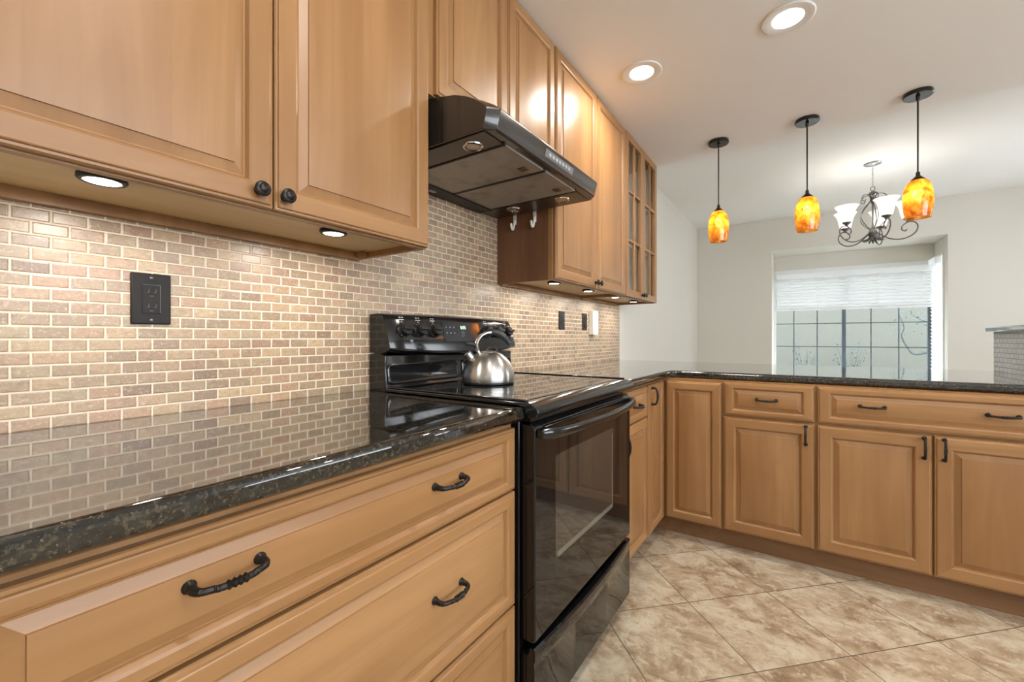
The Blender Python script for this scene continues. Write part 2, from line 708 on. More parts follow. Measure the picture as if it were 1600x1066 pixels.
# the box bay behind it
WZ0, WZ1 = OZ0 + .03, 2.07
mb = MB()
mb.box(OX0 - .08, OX0, YF + .11, YB + .1, OZ0 - .1, OZ1 + .1)
mb.box(OX0, OX1 + .08, YF + .11, YB + .1, OZ1, OZ1 + .1)
mb.box(OX0, OX1, YB, YB + .1, WZ1, OZ1)
mb.box(OX0, OX1, YB, YB + .1, OZ0 - .1, WZ0)
mb.box(OX1, OX1 + .08, YF + .11, YF + .17, OZ0 - .1, OZ1)
mb.box(OX1, OX1 + .08, YB - .05, YB + .1, OZ0 - .1, OZ1)
mb.box(OX1, OX1 + .08, YF + .17, YB - .05, 2.07, OZ1)
mb.box(OX1, OX1 + .08, YF + .17, YB - .05, OZ0 - .1, WZ0)
struct('wall_bay', mb, 'wall')
struct('trim_1', MB().box(OX0 + .002, OX1 - .002, YF - .02, YB - .002, OZ0, OZ0 + .028), 'white_paint')
struct('wall_back', MB().box(-.008, XR, YR - .1, YR, 0, ZC), 'wall')
# long unseen right-wall window, added and shaped to light the wall cabinets
mb = MB()
for a in (DY0, DY0 + 1.32, DY1 - 1.38, DY1 - .06):
    mb.box(XR + .02, XR + .08, a, a + .06, DZ0, DZ1)
for b in (DZ0, DZ1 - .06):
    for a0, a1 in ((DY0 + .06, DY0 + 1.32), (DY0 + 1.38, DY1 - 1.38), (DY1 - 1.32, DY1 - .06)):
        mb.box(XR + .022, XR + .078, a0, a1, b, b + .06)
struct('added_window_4', mb, 'white_paint')

# window_1: white casing, blue-grey sliding sashes with a grid, glass
w1 = tag(MB().box(OX0, OX1, YB - .012, YB, WZ1 - .055, WZ1 + .002).box(OX0, OX0 + .03, YB - .012, YB, WZ0, WZ1 - .055).box(OX1 - .03, OX1, YB - .012, YB, WZ0, WZ1 - .055).build('window_1', 'white_paint'), kind='structure')
mb = MB()
ya, yb = YB + .02, YB + .06
mb.box(OX0 + .001, OX0 + .03, ya, yb, WZ0, WZ1)
mb.box(OX1 - .06, OX1 - .001, ya, yb, WZ0, WZ1)
mb.box(1.735, 1.778, ya, yb, WZ0, WZ1)
mb.box(OX0 + .03, 1.735, ya, yb, WZ0, WZ0 + .04)
mb.box(1.778, OX1 - .06, ya, yb, WZ0, WZ0 + .04)
mb.build('sash_frame', 'window_frame', w1)
mb = MB()
for x in (1.186, 1.46, 2.043, 2.32):
    mb.box(x - .006, x + .006, ya + .012, ya + .024, WZ0 + .04, WZ1)
for z in (.65, .975, 1.30, 1.63, 1.95):
    mb.box(OX0 + .03, 1.735, ya + .013, ya + .023, z - .006, z + .006)
    mb.box(1.778, OX1 - .06, ya + .013, ya + .023, z - .006, z + .006)
mb.build('grid_bars', 'window_frame', w1)
MB().box(OX0 + .03, 1.735, ya + .027, ya + .031, WZ0 + .04, WZ1).box(1.778, OX1 - .06, ya + .027, ya + .031, WZ0 + .04, WZ1).build('pane', 'glass', w1)
# window_2: the narrow side light of the bay
w2 = tag(MB().box(OX1 - .012, OX1, YF + .14, YF + .17, WZ0, 2.07).box(OX1 - .012, OX1, YB - .05, YB - .02, WZ0, 2.07).box(OX1 - .012, OX1, YF + .14, YB - .02, 2.07, 2.10).build('window_2', 'white_paint'), kind='structure')
MB().box(OX1 + .04, OX1 + .045, YF + .17, YB - .05, WZ0, 2.07).build('pane', 'glass', w2)


def blind(name, label, x0, x1, y, ztop, zbot, tilt=52, along='x'):
    """horizontal slats; for along='y' the x arguments run along y and y is the x place"""
    rt = empty(name, ((x0 + x1) / 2, y, ztop), label, 'window blind') if along == 'x' else empty(name, (y, (x0 + x1) / 2, ztop), label, 'window blind', rz=R(90))
    L = (x1 - x0) / 2
    MB().box(-L, L, -.03, .03, -.075, 0).build('headrail', 'slat', rt, bevel=.003)
    zz = zbot - ztop
    MB().box(-L, L, -.026, .026, zz, zz + .022).box(-L, L, -.024, .024, zz + .0225, zz + .04).box(-L, L, -.026, .026, zz + .0405, zz + .06).build('bottom_rail', 'slat', rt, bevel=.002)
    mb = MB()
    h = -.075 - (zz + .065)
    n = max(3, round(h / .043))
    c, s = math.cos(R(tilt)), math.sin(R(tilt))
    for k in range(n):
        zc = -.075 - (k + .5) * h / n
        a = .025
        # room-side edge low, as a nearly closed blind
        p = [(-a * c, -a * s), (0, .002), (a * c, a * s)]
        t = .0014
        lo = [(yy, z - t) for yy, z in p]
        hi = [(yy, z + t) for yy, z in reversed(p)]
        mb.prism([(yy, zc + z) for yy, z in lo + hi], 'x', -L + .004, L - .004)
    mb.build('slats', 'slat', rt)
    for q in ((-.8, -.42, 0, .38, .9) if L > .4 else (-.6, .6)):
        MB().box(q * L - .002, q * L + .002, -.029, -.027, zz + .06, -.07).build('ladder_cord', 'white_plastic', rt)
    return rt


blind('window_blind', 'wide white slatted blind half raised over the gridded bay window', OX0 + .034, OX1 - .034, YB - .05, WZ1 - .058, 1.485)
blind('window_blind', 'narrow white slatted blind on the side pane of the bay', YF + .18, YB - .09, OX1 - .045, 2.06, .62, 60, 'y')

# backsplash
t_ = MB().box(-.008, 0, -.03, YE, .9142, 1.42).box(-.008, 0, .93, 1.73, 1.42, 1.86)
tag(t_.build('wall_left_backsplash', 'brick'), kind='structure')

# ------------------------------------------------------------------ doors, drawers, pulls
def raised(name, w, h, parent, loc, grain='v', st=.050, stz=None, t=.020, slope=.024, rotz=0):
    """raised-panel front; local x along width, z up, front faces -y"""
    stz = stz or st
    prof = [(0, 0, 0), (0, 0, -t + .007), (.002, .002, -t + .0045), (.006, .006, -t + .004), (.0075, .0075, -t + .001), (.0095, .0095, -t)]
    prof += [(st - .006, stz - .006, -t), (st - .002, stz - .002, -t + .002), (st + .001, stz + .001, -t + .006), (st + .003, stz + .003, -t + .0098),
             (st + .0055, stz + .0055, -t + .0102)]
    s = slope
    prof += [(st + s, stz + s, -t + .0042), (st + s + .0005, stz + s + .0005, -t + .0014), (st + s + .003, stz + s + .003, -t + .0008)]
    mb = MB()
    n = len(prof)
    for a, b, y in prof:
        mb.v += [(a, y, b), (w - a, y, b), (w - a, y, h - b), (a, y, h - b)]
    for i in range(n - 1):
        frame = i < 9
        for k in range(4):
            k2 = (k + 1) % 4
            if frame:
                m = 1 if k in (0, 2) else 0
            else:
                m = 0 if grain == 'v' else 1
            mb.face((i * 4 + k, i * 4 + k2, i * 4 + 4 + k2, i * 4 + 4 + k), m)
    mb.face([(n - 1) * 4 + k for k in range(4)], 0 if grain == 'v' else 1)
    mb.face([3, 2, 1, 0], 0)
    return mb.build(name, ['wood_v', 'wood_h'], parent, loc, (0, 0, rotz), angle=20)


def pull_mesh(name='pull'):
    """rope-twist arched bar pull, local x along the bar, mounted on y=0, outwards -y"""
    c = .041
    path = bez([(-c, .001, 0), (-c, -.006, 0), (-c, -.015, -.0005), (-c + .005, -.023, -.001), (-c + .016, -.027, -.0015), (-.018, -.0295, -.002), (0, -.0305, -.002),
                (.018, -.0295, -.002), (c - .016, -.027, -.0015), (c - .005, -.023, -.001), (c, -.015, -.0005), (c, -.006, 0), (c, .001, 0)], 6)
    rad = []
    n = len(path)
    for i, p in enumerate(path):
        e = min(i, n - 1 - i)
        r = .0043
        if e < 7:
            r = .0085 - .0033 * (e / 7)
        elif e < 18:
            r = .0056 - .001 * (e - 7) / 11
        r += .0005 * (i % 2)
        if abs(i - n // 2) in (1, 3):
            r = .0066
        rad.append(r)
    return MB().tube(path, rad, 12)


PULL = pull_mesh()


def pull(parent, x, z, vert=False, y=0):
    o = PULL.build('handle', 'bronze', parent, (x, y, z), (0, R(90) if vert else 0, 0))
    return o


def knob(parent, x, z, y=0):
    prof = [(.0095, 0), (.0095, .003), (.006, .006), (.0055, .011), (.009, .014), (.0148, .0165), (.0155, .0185), (.015, .0205), (.0125, .0225), (.0095, .0232), (.0085, .0245),
            (.004, .0262), (.0005, .0268)]
    return MB().lathe(prof, (0, 0, 0), (0, -1, 0), 24).build('knob', 'bronze', parent, (x, y, z))


DT = .020   # door thickness


def base_carcass(rt, W, D=.61, z0=.105, z1=.8755):
    mb = MB()
    mb.box(0, W, 0, D, z0, z1)
    mb.build('carcass', 'wood_v', rt)
    MB().box(0, W, .062, .078, 0, z0 - .0005).build('toe_kick', 'toe', rt)


# -- near drawer bank (faces +x): origin at its front lower corner, local x = world +y
def cab_root(name, x, y, label, cat, face, group=None):
    return empty(name, (x, y, 0), label, cat, group, R(90) if face == '+x' else 0)


XF = .612         # carcass front of the wall run
YP = 2.440        # carcass front of the peninsula
c = cab_root('drawer_cabinet', XF, .010, 'wide maple base cabinet of three drawers under the granite beside the stove', 'cabinet', '+x', 'maple base cabinets')
base_carcass(c, .922, .600)
for (z0, z1, nz) in ((.699, .859, 2), (.397, .693, 2), (.115, .391, 2)):
    d = raised('drawer', .915, z1 - z0, c, (.004, 0, z0), 'h', .041, .029 if z1 - z0 < .2 else .038, DT, .021)
    zz = (.093 if z1 - z0 < .2 else (z1 - z0) * .55)
    for q in (.2345, .655):
        pull(d, q, zz, y=-DT)

# -- far run between stove and corner
c = cab_root('base_cabinet', XF, 1.711, 'narrow maple base cabinet squeezed between the stove and the corner door', 'cabinet', '+x', 'maple base cabinets')
base_carcass(c, .402, .600)
d = raised('drawer', .386, .148, c, (.005, 0, .711), 'h', .041, .029, DT, .021)
pull(d, .205, .074, y=-DT)
d = raised('door', .386, .59, c, (.005, 0, .115), 'v', .046)
pull(d, .035, .52, True, -DT)

# -- corner cabinet with a pair of doors meeting at the inside corner
c = cab_root('corner_cabinet', XF, 2.114, 'maple corner cabinet whose two tall doors meet at the inside corner', 'cabinet', '+x', 'maple base cabinets')
mb = MB()
mb.box(0, .326, 0, .600, .105, .8755)
mb.box(.327, .93, -.302, .600, .105, .8755)
mb.build('carcass', 'wood_v', c)
MB().box(0, .388, .062, .078, 0, .1045).box(.388, .404, -.302, .078, 0, .1045).build('toe_kick', 'toe', c)
d = raised('door', .280, .752, c, (.010, 0, .108), 'v', .046)
pull(d, .040, .695, True, -DT)
raised('door', .279, .752, c, (.326, -.022, .108), 'v', .046, rotz=R(-90))

# -- peninsula cabinets (face -y)
c = cab_root('base_cabinet', .9145, YP, 'medium maple peninsula cabinet with one drawer above one door', 'cabinet', '-y', 'maple base cabinets')
base_carcass(c, .396, .60)
d = raised('drawer', .379, .164, c, (.0115, 0, .703), 'h', .043, .030, DT, .021)
pull(d, .188, .088, y=-DT)
d = raised('door', .379, .579, c, (.0115, 0, .112), 'v', .052)
pull(d, .347, .526, True, -DT)
c = cab_root('base_cabinet', 1.311, YP, 'wide maple peninsula cabinet with one long drawer above two doors', 'cabinet', '-y', 'maple base cabinets')
base_carcass(c, .794, .60)
d = raised('drawer', .782, .166, c, (.007, 0, .703), 'h', .048, .031, DT, .021)
pull(d, .194, .091, y=-DT)
pull(d, .582, .091, y=-DT)
d = raised('door', .384, .579, c, (.007, 0, .112), 'v', .055)
pull(d, .360, .526, True, -DT)
d = raised('door', .390, .579, c, (.398, 0, .112), 'v', .055)
pull(d, .029, .526, True, -DT)


# ------------------------------------------------------------------ upper cabinets
XU = .31


def upper(name, label, y0, W, z0, z1, side='wood_v', recess=True):
    c = empty(name, (XU, y0, z0), label, 'cabinet', 'maple wall cabinets', R(90))
    H = z1 - z0
    mb = MB()
    D = XU - .002
    mb.box(0, W, .0, D, .022, H - .0005, 0)
    if recess:
        mb.box(0, .016, 0, D, 0, .0215)
        mb.box(W - .016, W, 0, D, 0, .0215)
        mb.box(.016, W - .016, 0, .018, 0, .0215)
        mb.box(.016, W - .016, D - .02, D, -.006, .0215)
    o = mb.build('carcass', side, c)
    MB().box(.016, W - .016, .018, D - .02, .0185, .0215).build('bottom_panel', 'birch', c)
    return c


c = upper('wall_cabinet', 'big maple wall cabinet with two knobbed doors above the wall outlet', .004, .914, 1.364, ZC)
d = raised('door', .452, 1.066, c, (.004, 0, .003), 'v', .050)
knob(d, .421, .031, -DT)
d = raised('door', .452, 1.066, c, (.459, 0, .003), 'v', .050)
knob(d, .019, .031, -DT)
MB().box(.875, .895, .255, .285, .0, .0183).build('corner_block', 'wood_h', c)

# over the hood
c = empty('wall_cabinet', (XU, .922, 1.842), 'short maple two-door wall cabinet directly above the range hood', 'cabinet', 'maple wall cabinets', R(90))
MB().box(0, .787, 0, XU - .002, 0, ZC - 1.842 - .0005).build('carcass', 'wood_v', c)
raised('door', .382, ZC - 1.842 - .008, c, (.027, 0, .003), 'v', .050)
raised('door', .372, ZC - 1.842 - .008, c, (.412, 0, .003), 'v', .050)

c = upper('wall_cabinet', 'maple two-door wall cabinet with a dark brown side beyond the hood', 1.7125, .9465, 1.364, ZC)
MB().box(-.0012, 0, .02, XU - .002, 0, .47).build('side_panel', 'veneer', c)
d = raised('door', .467, 1.066, c, (.006, 0, .003), 'v', .050)
knob(d, .447, .03, -DT)
d = raised('door', .467, 1.066, c, (.477, 0, .003), 'v', .050)
knob(d, .022, .03, -DT)

# glazed cabinet: open box with shelves behind two gridded glass doors
GW = .706
c = empty('glass_cabinet', (XU, 2.661, 1.364), 'maple wall cabinet with two gridded glass doors nearest the pendants', 'cabinet', 'maple wall cabinets', R(90))
H = ZC - 1.364
D = XU - .002
mb = MB()
mb.box(0, .016, 0, D, 0, H - .0005)
mb.box(GW - .016, GW, 0, D, 0, H - .0005)
mb.box(.016, GW - .016, 0, D, H - .02, H - .0005)
mb.box(.016, GW - .016, 0, .018, 0, .022)
mb.box(.016, GW - .016, D - .02, D, -.006, .022)
mb.box(GW / 2 - .018, GW / 2 + .018, 0, .018, .04, H - .02)
mb.build('carcass', 'wood_v', c)
MB().box(.016, GW - .016, .018, D - .02, .0185, .038).build('bottom_panel', 'birch', c)
mb = MB()
mb.box(.0165, GW - .0165, D - .009, D, .0385, H - .021)
mb.box(.0165, .0195, .019, D - .0095, .0385, H - .021)
mb.box(GW - .0195, GW - .0165, .019, D - .0095, .0385, H - .021)
mb.build('lining', 'melamine', c)
for z in (.36, .70):
    MB().box(.020, GW - .020, .03, D - .0095, z, z + .018).build('shelf', 'melamine', c)


def glass_door(x):
    w, h = .349, 1.066
    st = .048
    mb = MB()
    def bar(x0, x1, z0, z1, m, t0=-DT, t1=0):
        mb.box(x0, x1, t0, t1, z0, z1, m)
    bar(0, st, 0, h, 0)
    bar(w - st, w, 0, h, 0)
    bar(st, w - st, 0, st, 1)
    bar(st, w - st, h - st, h, 1)
    ih = (h - 2 * st)
    bar(w / 2 - .009, w / 2 + .009, st, h - st, 0, -DT + .002, -.003)
    for k in (1, 2):
        z = st + ih * k / 3
        bar(st, w / 2 - .009, z - .009, z + .009, 1, -DT + .003, -.003)
        bar(w / 2 + .009, w - st, z - .009, z + .009, 1, -DT + .003, -.003)
    d = mb.build('door', ['wood_v', 'wood_h'], c, (x, 0, .003), bevel=.002)
    MB().box(st - .004, w - st + .004, -.0028, -.0006, st - .004, h - st + .004).build('pane', 'cabinet_glass', d)
    return d


d = glass_door(.003)
knob(d, .327, .03, -DT)
d = glass_door(.355)
knob(d, .022, .03, -DT)

# white stick-on hooks on the brown cabinet side
for y_, z_, lab in ((.107, 1.655, 'white plastic hook on the brown cabinet side, the one nearer the tiled wall'),
                    (.219, 1.652, 'white plastic hook on the brown cabinet side, the one nearer the cabinet front')):
    h = empty('adhesive_hook', (y_, 1.7108, z_), lab, 'hook', 'adhesive hooks under the hood')
    MB().box(-.009, .009, -.004, 0, -.012, .045).build('backplate', 'white_plastic', h, bevel=.0035, seg=3)
    MB().tube(bez([(0, -.004, .012), (0, -.008, -.012), (0, -.016, -.034), (0, -.026, -.036), (0, -.032, -.024), (0, -.034, -.012)], 5), [.0055] * 10 + [.006] * 10 + [.0055] * 6, 10).build('hook_arm', 'white_plastic', h)

# under-cabinet puck lights
puck = None
PUCKS = [(.225, .216, 'round lit puck light under the big cabinet, above the wall outlet'),
         (.222, .668, 'round lit puck light under the big cabinet, at its stove end'),
         (.216, 1.905, 'round lit puck light closest to the hood under the far cabinets'),
         (.212, 2.335, 'second round lit puck light from the hood under the far cabinets'),
         (.205, 2.80, 'third round lit puck light from the hood, under the glass cabinet'),
         (.195, 3.215, 'last round lit puck light from the hood, under the glass cabinet end')]
for x, y, lab in PUCKS:
    if puck is None:
        p = puck = empty('puck_light', (x, y, 1.3824), lab, 'light', 'under-cabinet puck lights')
        MB().lathe([(.001, 0), (.031, 0), (.034, -.002), (.0345, -.008), (.032, -.011), (.0265, -.0115), (.0255, -.0085), (.001, -.0085)]).build('housing', 'black_plastic', p)
        MB().lathe([(.001, -.0087), (.0252, -.0087), (.0248, -.0105), (.001, -.0112)]).build('lens', 'led', p)
        lamp('puck_lamp', 'AREA', (0, 0, -.0125), W_PUCK, NEUTRAL, p, .048)
    else:
        p = copy_tree(puck)
        p.location = (x, y, 1.3824)
        p['label'] = lab

# ------------------------------------------------------------------ counters
def round_front(o, width=.012):
    me = o.data
    at = me.attributes.new('bevel_weight_edge', 'FLOAT', 'EDGE')
    for e in me.edges:
        a, b = (me.vertices[k].co for k in e.vertices)
        if abs(a.z - b.z) < 1e-4 and not (a.x < .01 and b.x < .01) and not (a.x > 2.1 and b.x > 2.1):
            at.data[e.index].value = 1
    m = o.modifiers.new('bullnose', 'BEVEL')
    m.limit_method = 'WEIGHT'
    m.width = width
    m.segments = 5
    return o


mb = MB().prism([(.001, -.02), (.652, -.02), (.652, .934), (.645, .941), (.001, .941)], 'z', .876, .914)
tag(round_front(mb.build('countertop', 'granite')), 'near dark granite countertop reflecting the brick tile under the wall outlet', 'countertop')
mb = MB().prism([(.001, 1.711), (.652, 1.711), (.652, 2.44), (.682, 2.47), (2.141, 2.47), (2.141, YE), (.001, YE)], 'z', .876, .914)
tag(round_front(mb.build('countertop', 'granite')), 'far dark granite countertop turning from the stove along the peninsula', 'countertop')
# panel closing the dining side of the peninsula
struct('wall_peninsula', MB().box(.0, 2.141, 3.06, 3.12, 0, .8755), 'wall')
# tiled half wall and its ledge
struct('wall_half', MB().box(2.143, 2.30, 2.40, YE, 0, 1.129), 'grey_brick')
tag(MB().box(2.114, 2.33, 2.38, YE + .02, 1.1295, 1.158).build('bar_ledge', 'granite', bevel=.008, seg=3), 'granite ledge capping the tiled half wall at the peninsula end', 'ledge')

# ------------------------------------------------------------------ range
RY0, RY1 = .947, 1.705
rng = empty('electric_range', (.34, (RY0 + RY1) / 2, 0), 'glossy black electric range with glass cooktop and oven between the drawers and corner', 'stove')
G = tuple(rng.location)


def rp(name, mb, mat, parent=None, **kw):
    return mb.build(name, mat, parent or rng, org=G, **kw)


rp('body', MB().box(.02, .628, RY0, RY1, .03, .905), 'enamel', bevel=.002)
rp('foot', MB().lathe([(.018, 0), (.018, .0295)], (.57, RY0 + .05, 0), seg=16), 'black_plastic')
rp('foot', MB().lathe([(.018, 0), (.018, .0295)], (.57, RY1 - .05, 0), seg=16), 'black_plastic')
# cooktop frame: rim section and rolled front lip
fr = MB()
CY0, CY1 = .9425, 1.7095
prof = [(.10, .9145), (.10, .926), (.62, .926), (.645, .927), (.668, .924), (.686, .914), (.691, .902), (.686, .889), (.672, .883), (.650, .884), (.640, .9055), (.632, .9145)]
fr.prism(prof, 'y', CY0 + .0, CY1)
rp('cooktop_frame', fr, 'enamel', bevel=.003, seg=2)
gl = MB().box(.118, .640, CY0 + .022, CY1 - .022, .9262, .9285)
rp('cooktop_glass', gl, 'black_glass', bevel=.001)
ring_print = plain('burner_ring_print', (.05, .05, .05), .2)
for x, y, r in ((.50, 1.14, .105), (.50, 1.52, .085), (.24, 1.14, .08), (.24, 1.52, .105)):
    rp('burner_ring', MB().lathe([(r, .9287), (r + .003, .9287), (r + .003, .9288), (r, .9288), (r, .9287)], (x, y, 0), seg=48), ring_print)
# side rails of the cooktop
rp('cooktop_rail', MB().box(.105, .652, CY0 + .001, CY0 + .017, .9262, .9325), 'enamel', bevel=.003, seg=3)
rp('cooktop_rail', MB().box(.105, .652, CY1 - .017, CY1 - .001, .9262, .9325), 'enamel', bevel=.003, seg=3)
# backguard
bg = MB()
ym = (RY0 + RY1) / 2
bg.prism([(.004, .905), (.095, .905), (.099, .92), (.092, .935), (.086, 1.008), (.088, 1.036), (.060, 1.04), (.004, 1.04)], 'y', RY0, RY1)
bo = rp('backguard', bg, 'enamel', bevel=.003, seg=2)
mb = MB()
for a, b in ((RY0 + .008, ym - .012), (ym + .012, RY1 - .008)):
    pts = []
    cr = .018
    z0, z1 = .936, 1.006
    for cx, cz, s in ((a + cr, z0 + cr, 180), (b - cr, z0 + cr, 270), (b - cr, z1 - cr, 0), (a + cr, z1 - cr, 90)):
        for k in range(5):
            an = R(s + k * 22.5)
            pts.append((cx + cr * math.cos(an), cz + cr * math.sin(an)))
    loops = []
    for ins, dx in ((0, -.004), (0, .004), (.004, .006), (.010, .0025)):
        lp = []
        for yy, zz in pts:
            y2 = yy + (ins if yy < (a + b) / 2 else -ins)
            z2 = zz + (ins if zz < (z0 + z1) / 2 else -ins)
            xx = .092 - (z2 - .935) * .082 + dx
            lp.append((xx, y2, z2))
        loops.append(lp)
    mb.loft(loops)
rp('riser_panel', mb, 'enamel', bo)
# console: bowed lower edge, domed top
cs = MB()
NB = 24
loops = []
for k in range(NB + 1):
    s = k / NB
    y = RY0 + .001 + s * (RY1 - RY0 - .002)
    e = 1 - (2 * s - 1) ** 2
    zb = 1.052 - .020 * e
    zt = 1.180 + .006 * e
    endr = min(1, min(s, 1 - s) / .02)
    q = .010 * (1 - endr)
    loops.append([(.006, y, zb - .004), (.085, y, zb - .006), (.110 - q, y, zb), (.121 - q, y, zb + .006), (.122 - q, y, zb + .014), (.092 - q, y, zt - .022), (.084 - q, y, zt - .010),
                  (.070, y, zt - .002), (.05, y, zt), (.006, y, zt - .002)])
cs.loft(loops)
con = rp('console', cs, 'enamel', bo)


def face_x(z, off=0.0):
    return .122 + (z - 1.052) * (.092 - .122) / (1.164 - 1.052) + off


nrm = Vector((.112, 0, .030)).normalized()
for yk in (1.012, 1.089, 1.163, 1.489, 1.563, 1.640):
    z = 1.122
    p0 = Vector((face_x(z), yk, z))
    kb = MB().lathe([(.001, -.001), (.0265, -.001), (.0275, .004), (.0245, .007), (.0225, .012), (.0215, .026), (.019, .028), (.001, .0285)], p0, nrm, 28)
    ko = rp('control_knob', kb, 'black_plastic', con)
    g = MB().box(-.0055, .0055, -.021, .021, 0, .010)
    mt = Matrix.Translation(p0 + nrm * .027) @ nrm.to_track_quat('Z', 'Y').to_matrix().to_4x4() @ Matrix.Rotation(R(90), 4, 'Z')
    g.xform(mt)
    rp('knob_grip', g, 'black_plastic', ko, bevel=.002)
    dots = MB()
    for a in range(9):
        an = R(-130 + a * 32)
        U = Vector((0, 1, 0))
        W = nrm.cross(U)
        q = p0 + nrm * .0068 + (U * math.cos(an) + W * math.sin(an)) * .0245
        dots.lathe([(.001, 0), (.0014, .0003), (.001, .0006)], q, nrm, 6)
    rp('dial_marks', dots, 'ink', ko)
for yk in (1.012, 1.089, 1.163, 1.489, 1.563, 1.640):
    pr = MB()
    for dy, z, w in ((-.006, 1.168, .008), (.006, 1.168, .006), (0, 1.160, .024)):
        x = face_x(z, .0003)
        pr.box(x, x + .0006, yk + dy - w / 2, yk + dy + w / 2, z - .0013, z + .0013)
    x = face_x(1.153, .0003)
    pr.box(x, x + .0006, yk - .002, yk + .002, 1.1515, 1.1545)
    rp('knob_lettering', pr, 'ink', con)
pr = MB()
for k in range(4):
    x = face_x(1.087 - k * .005, .0003)
    pr.box(x, x + .0006, 1.036, 1.052 - .002 * k, 1.0862 - k * .005, 1.0882 - k * .005)
rp('indicator_lettering', pr, 'ink', con)
# display window
dp = MB()
for zz0, zz1, y0, y1 in ((1.082, 1.160, 1.212, 1.442),):
    a = .010
    pts = []
    for cx, cz, s in ((y0 + a, zz0 + a, 180), (y1 - a, zz0 + a, 270), (y1 - a, zz1 - a, 0), (y0 + a, zz1 - a, 90)):
        for k in range(4):
            an = R(s + k * 30)
            pts.append((cx + a * math.cos(an), cz + a * math.sin(an)))
    dp.loft([[(face_x(z, -.001), y, z) for y, z in pts], [(face_x(z, .0015), y, z) for y, z in pts]])
do = rp('display_panel', dp, plain('display_glass', (.014, .016, .02), .06))
do.parent = con
mb = MB()
for r in range(2):
    for k in range(3):
        z = 1.137 - r * .022
        x = face_x(z, .0017)
        y = 1.232 + k * .022
        mb.box(x, x + .0005, y - .0035, y + .0035, z - .0035, z + .0035)
tm = plain('grey_print', (.16, .17, .19), .5)
rp('touch_key_lettering', mb, tm, do)
mb = MB()
for k in range(4):
    z = 1.120 - k * .006
    x = face_x(z, .0017)
    mb.box(x, x + .0005, 1.315, 1.337 - (k % 2) * .006, z - .001, z + .001)
rp('menu_lettering', mb, tm, do)
fc = bpy.data.curves.new('clock_digits', 'FONT')
fc.body = '8:05'
fc.size = .020
fc.align_x = 'CENTER'
fc.extrude = .0002
fc.materials.append(M['digits'])
tmp = bpy.data.objects.new('digits', fc)
COL.objects.link(tmp)
bpy.context.view_layer.update()
dm = bpy.data.meshes.new_from_object(tmp.evaluated_get(bpy.context.evaluated_depsgraph_get()))
bpy.data.objects.remove(tmp)
fo = bpy.data.objects.new('clock_digits', dm)
COL.objects.link(fo)
fo.parent = do
zt_ = 1.132
fo.location = (face_x(zt_, .0022) - G[0], 1.334 - G[1], zt_ - G[2])
fo.rotation_euler = (R(90 - 0), R(0), R(90))
fo.rotation_euler = (R(75), 0, R(90))
# oven door
dr = MB().prism([(.632, .292), (.668, .292), (.676, .298), (.676, .855), (.664, .868), (.632, .868)], 'y', RY0 + .004, RY1 - .004)
od = rp('oven_door', dr, 'black_glass', bevel=.004, seg=3)
pts = []
a = .03
wy0, wy1, wz0, wz1 = 1.062, 1.512, .468, .764
for cx, cz, s in ((wy0 + a, wz0 + a, 180), (wy1 - a, wz0 + a, 270), (wy1 - a, wz1 - a, 0), (wy0 + a, wz1 - a, 90)):
    for k in range(6):
        an = R(s + k * 18)
        pts.append((cx + a * .35 * math.cos(an) - a * .65 * (1 if 90 <= s < 270 else -1), cz + a * .35 * math.sin(an) - a * .65 * (1 if s >= 180 else -1)))
wd = MB().loft([[(.6755, y, z) for y, z in pts], [(.6764, y, z) for y, z in pts]])
wo = rp('oven_window', wd, 'oven_glass', od)
bz = plain('pale_inner_door_border', (.13, .118, .095), .08)
rp('window_border', MB().box(.6762, .6768, wy0 + .012, wy1 - .006, wz0 + .003, wz0 + .019).box(.6762, .6767, wy1 - .014, wy1 - .006, wz0 + .0195, wz1 - .02), bz, wo)
# vent slots above the handle
mb = MB()
for k in range(4):
    z = .872 + 0 * k
mb.box(.632, .652, RY0 + .02, RY1 - .02, .870, .8835)
rp('vent_strip', mb, 'black_plastic')
mb = MB()
for k in range(3):
    z = .859 - k * .008
    mb.box(.676, .6775, RY0 + .05, RY1 - .05, z - .002, z + .0015)
rp('vent_slats', mb, 'enamel', od)
# bowed handle
path, rad = [], []
N = 26
ha, hb = RY0 + .012, RY1 - .012
lo = []
for k in range(N + 1):
    s = k / N
    y = ha + s * (hb - ha)
    e = 1 - (2 * s - 1) ** 2
    x = .690 + .042 * (e ** .6)
    z = .843 - .002 * e
    hx, hz = .0105, .0165 - .004 * e
    if min(s, 1 - s) < .03:
        hx *= .75
        hz *= .8
    lo.append([(x + hx * math.cos(2 * PI * j / 12), y, z + hz * math.sin(2 * PI * j / 12)) for j in range(12)])
hm = MB().loft(lo)
for y in (ha + .001, hb - .043):
    hm.box(.6755, .697, y, y + .042, .832, .856)
rp('oven_handle', hm, 'enamel', od, bevel=.003)
# storage drawer with a scooped, bowed top lip
sd = MB()
loops = []
for k in range(N + 1):
    s = k / N
    y = RY0 + .004 + s * (RY1 - RY0 - .008)
    e = 1 - (2 * s - 1) ** 2
    zt = .280 - .004 * e
    xo = .676 + .014 * e
    zl = .236 - .012 * e
    loops.append([(.632, y, .052), (.668, y, .052), (.674, y, .058), (.674, y, zl - .012), (xo - .004, y, zl + .004), (xo, y, zl + .014), (xo, y, zt - .006), (xo - .005, y, zt), (.660 + .006 * e, y, zt - .001), (.655, y, zt - .022), (.632, y, zt - .022)])
sd.loft(loops)
rp('storage_drawer', sd, 'black_glass')

# ------------------------------------------------------------------ hood
hd = empty('range_hood', (.27, (RY0 + RY1) / 2, 1.69), 'dark bronze range hood with two mesh filters mounted above the stove', 'range hood')
H0 = tuple(hd.location)


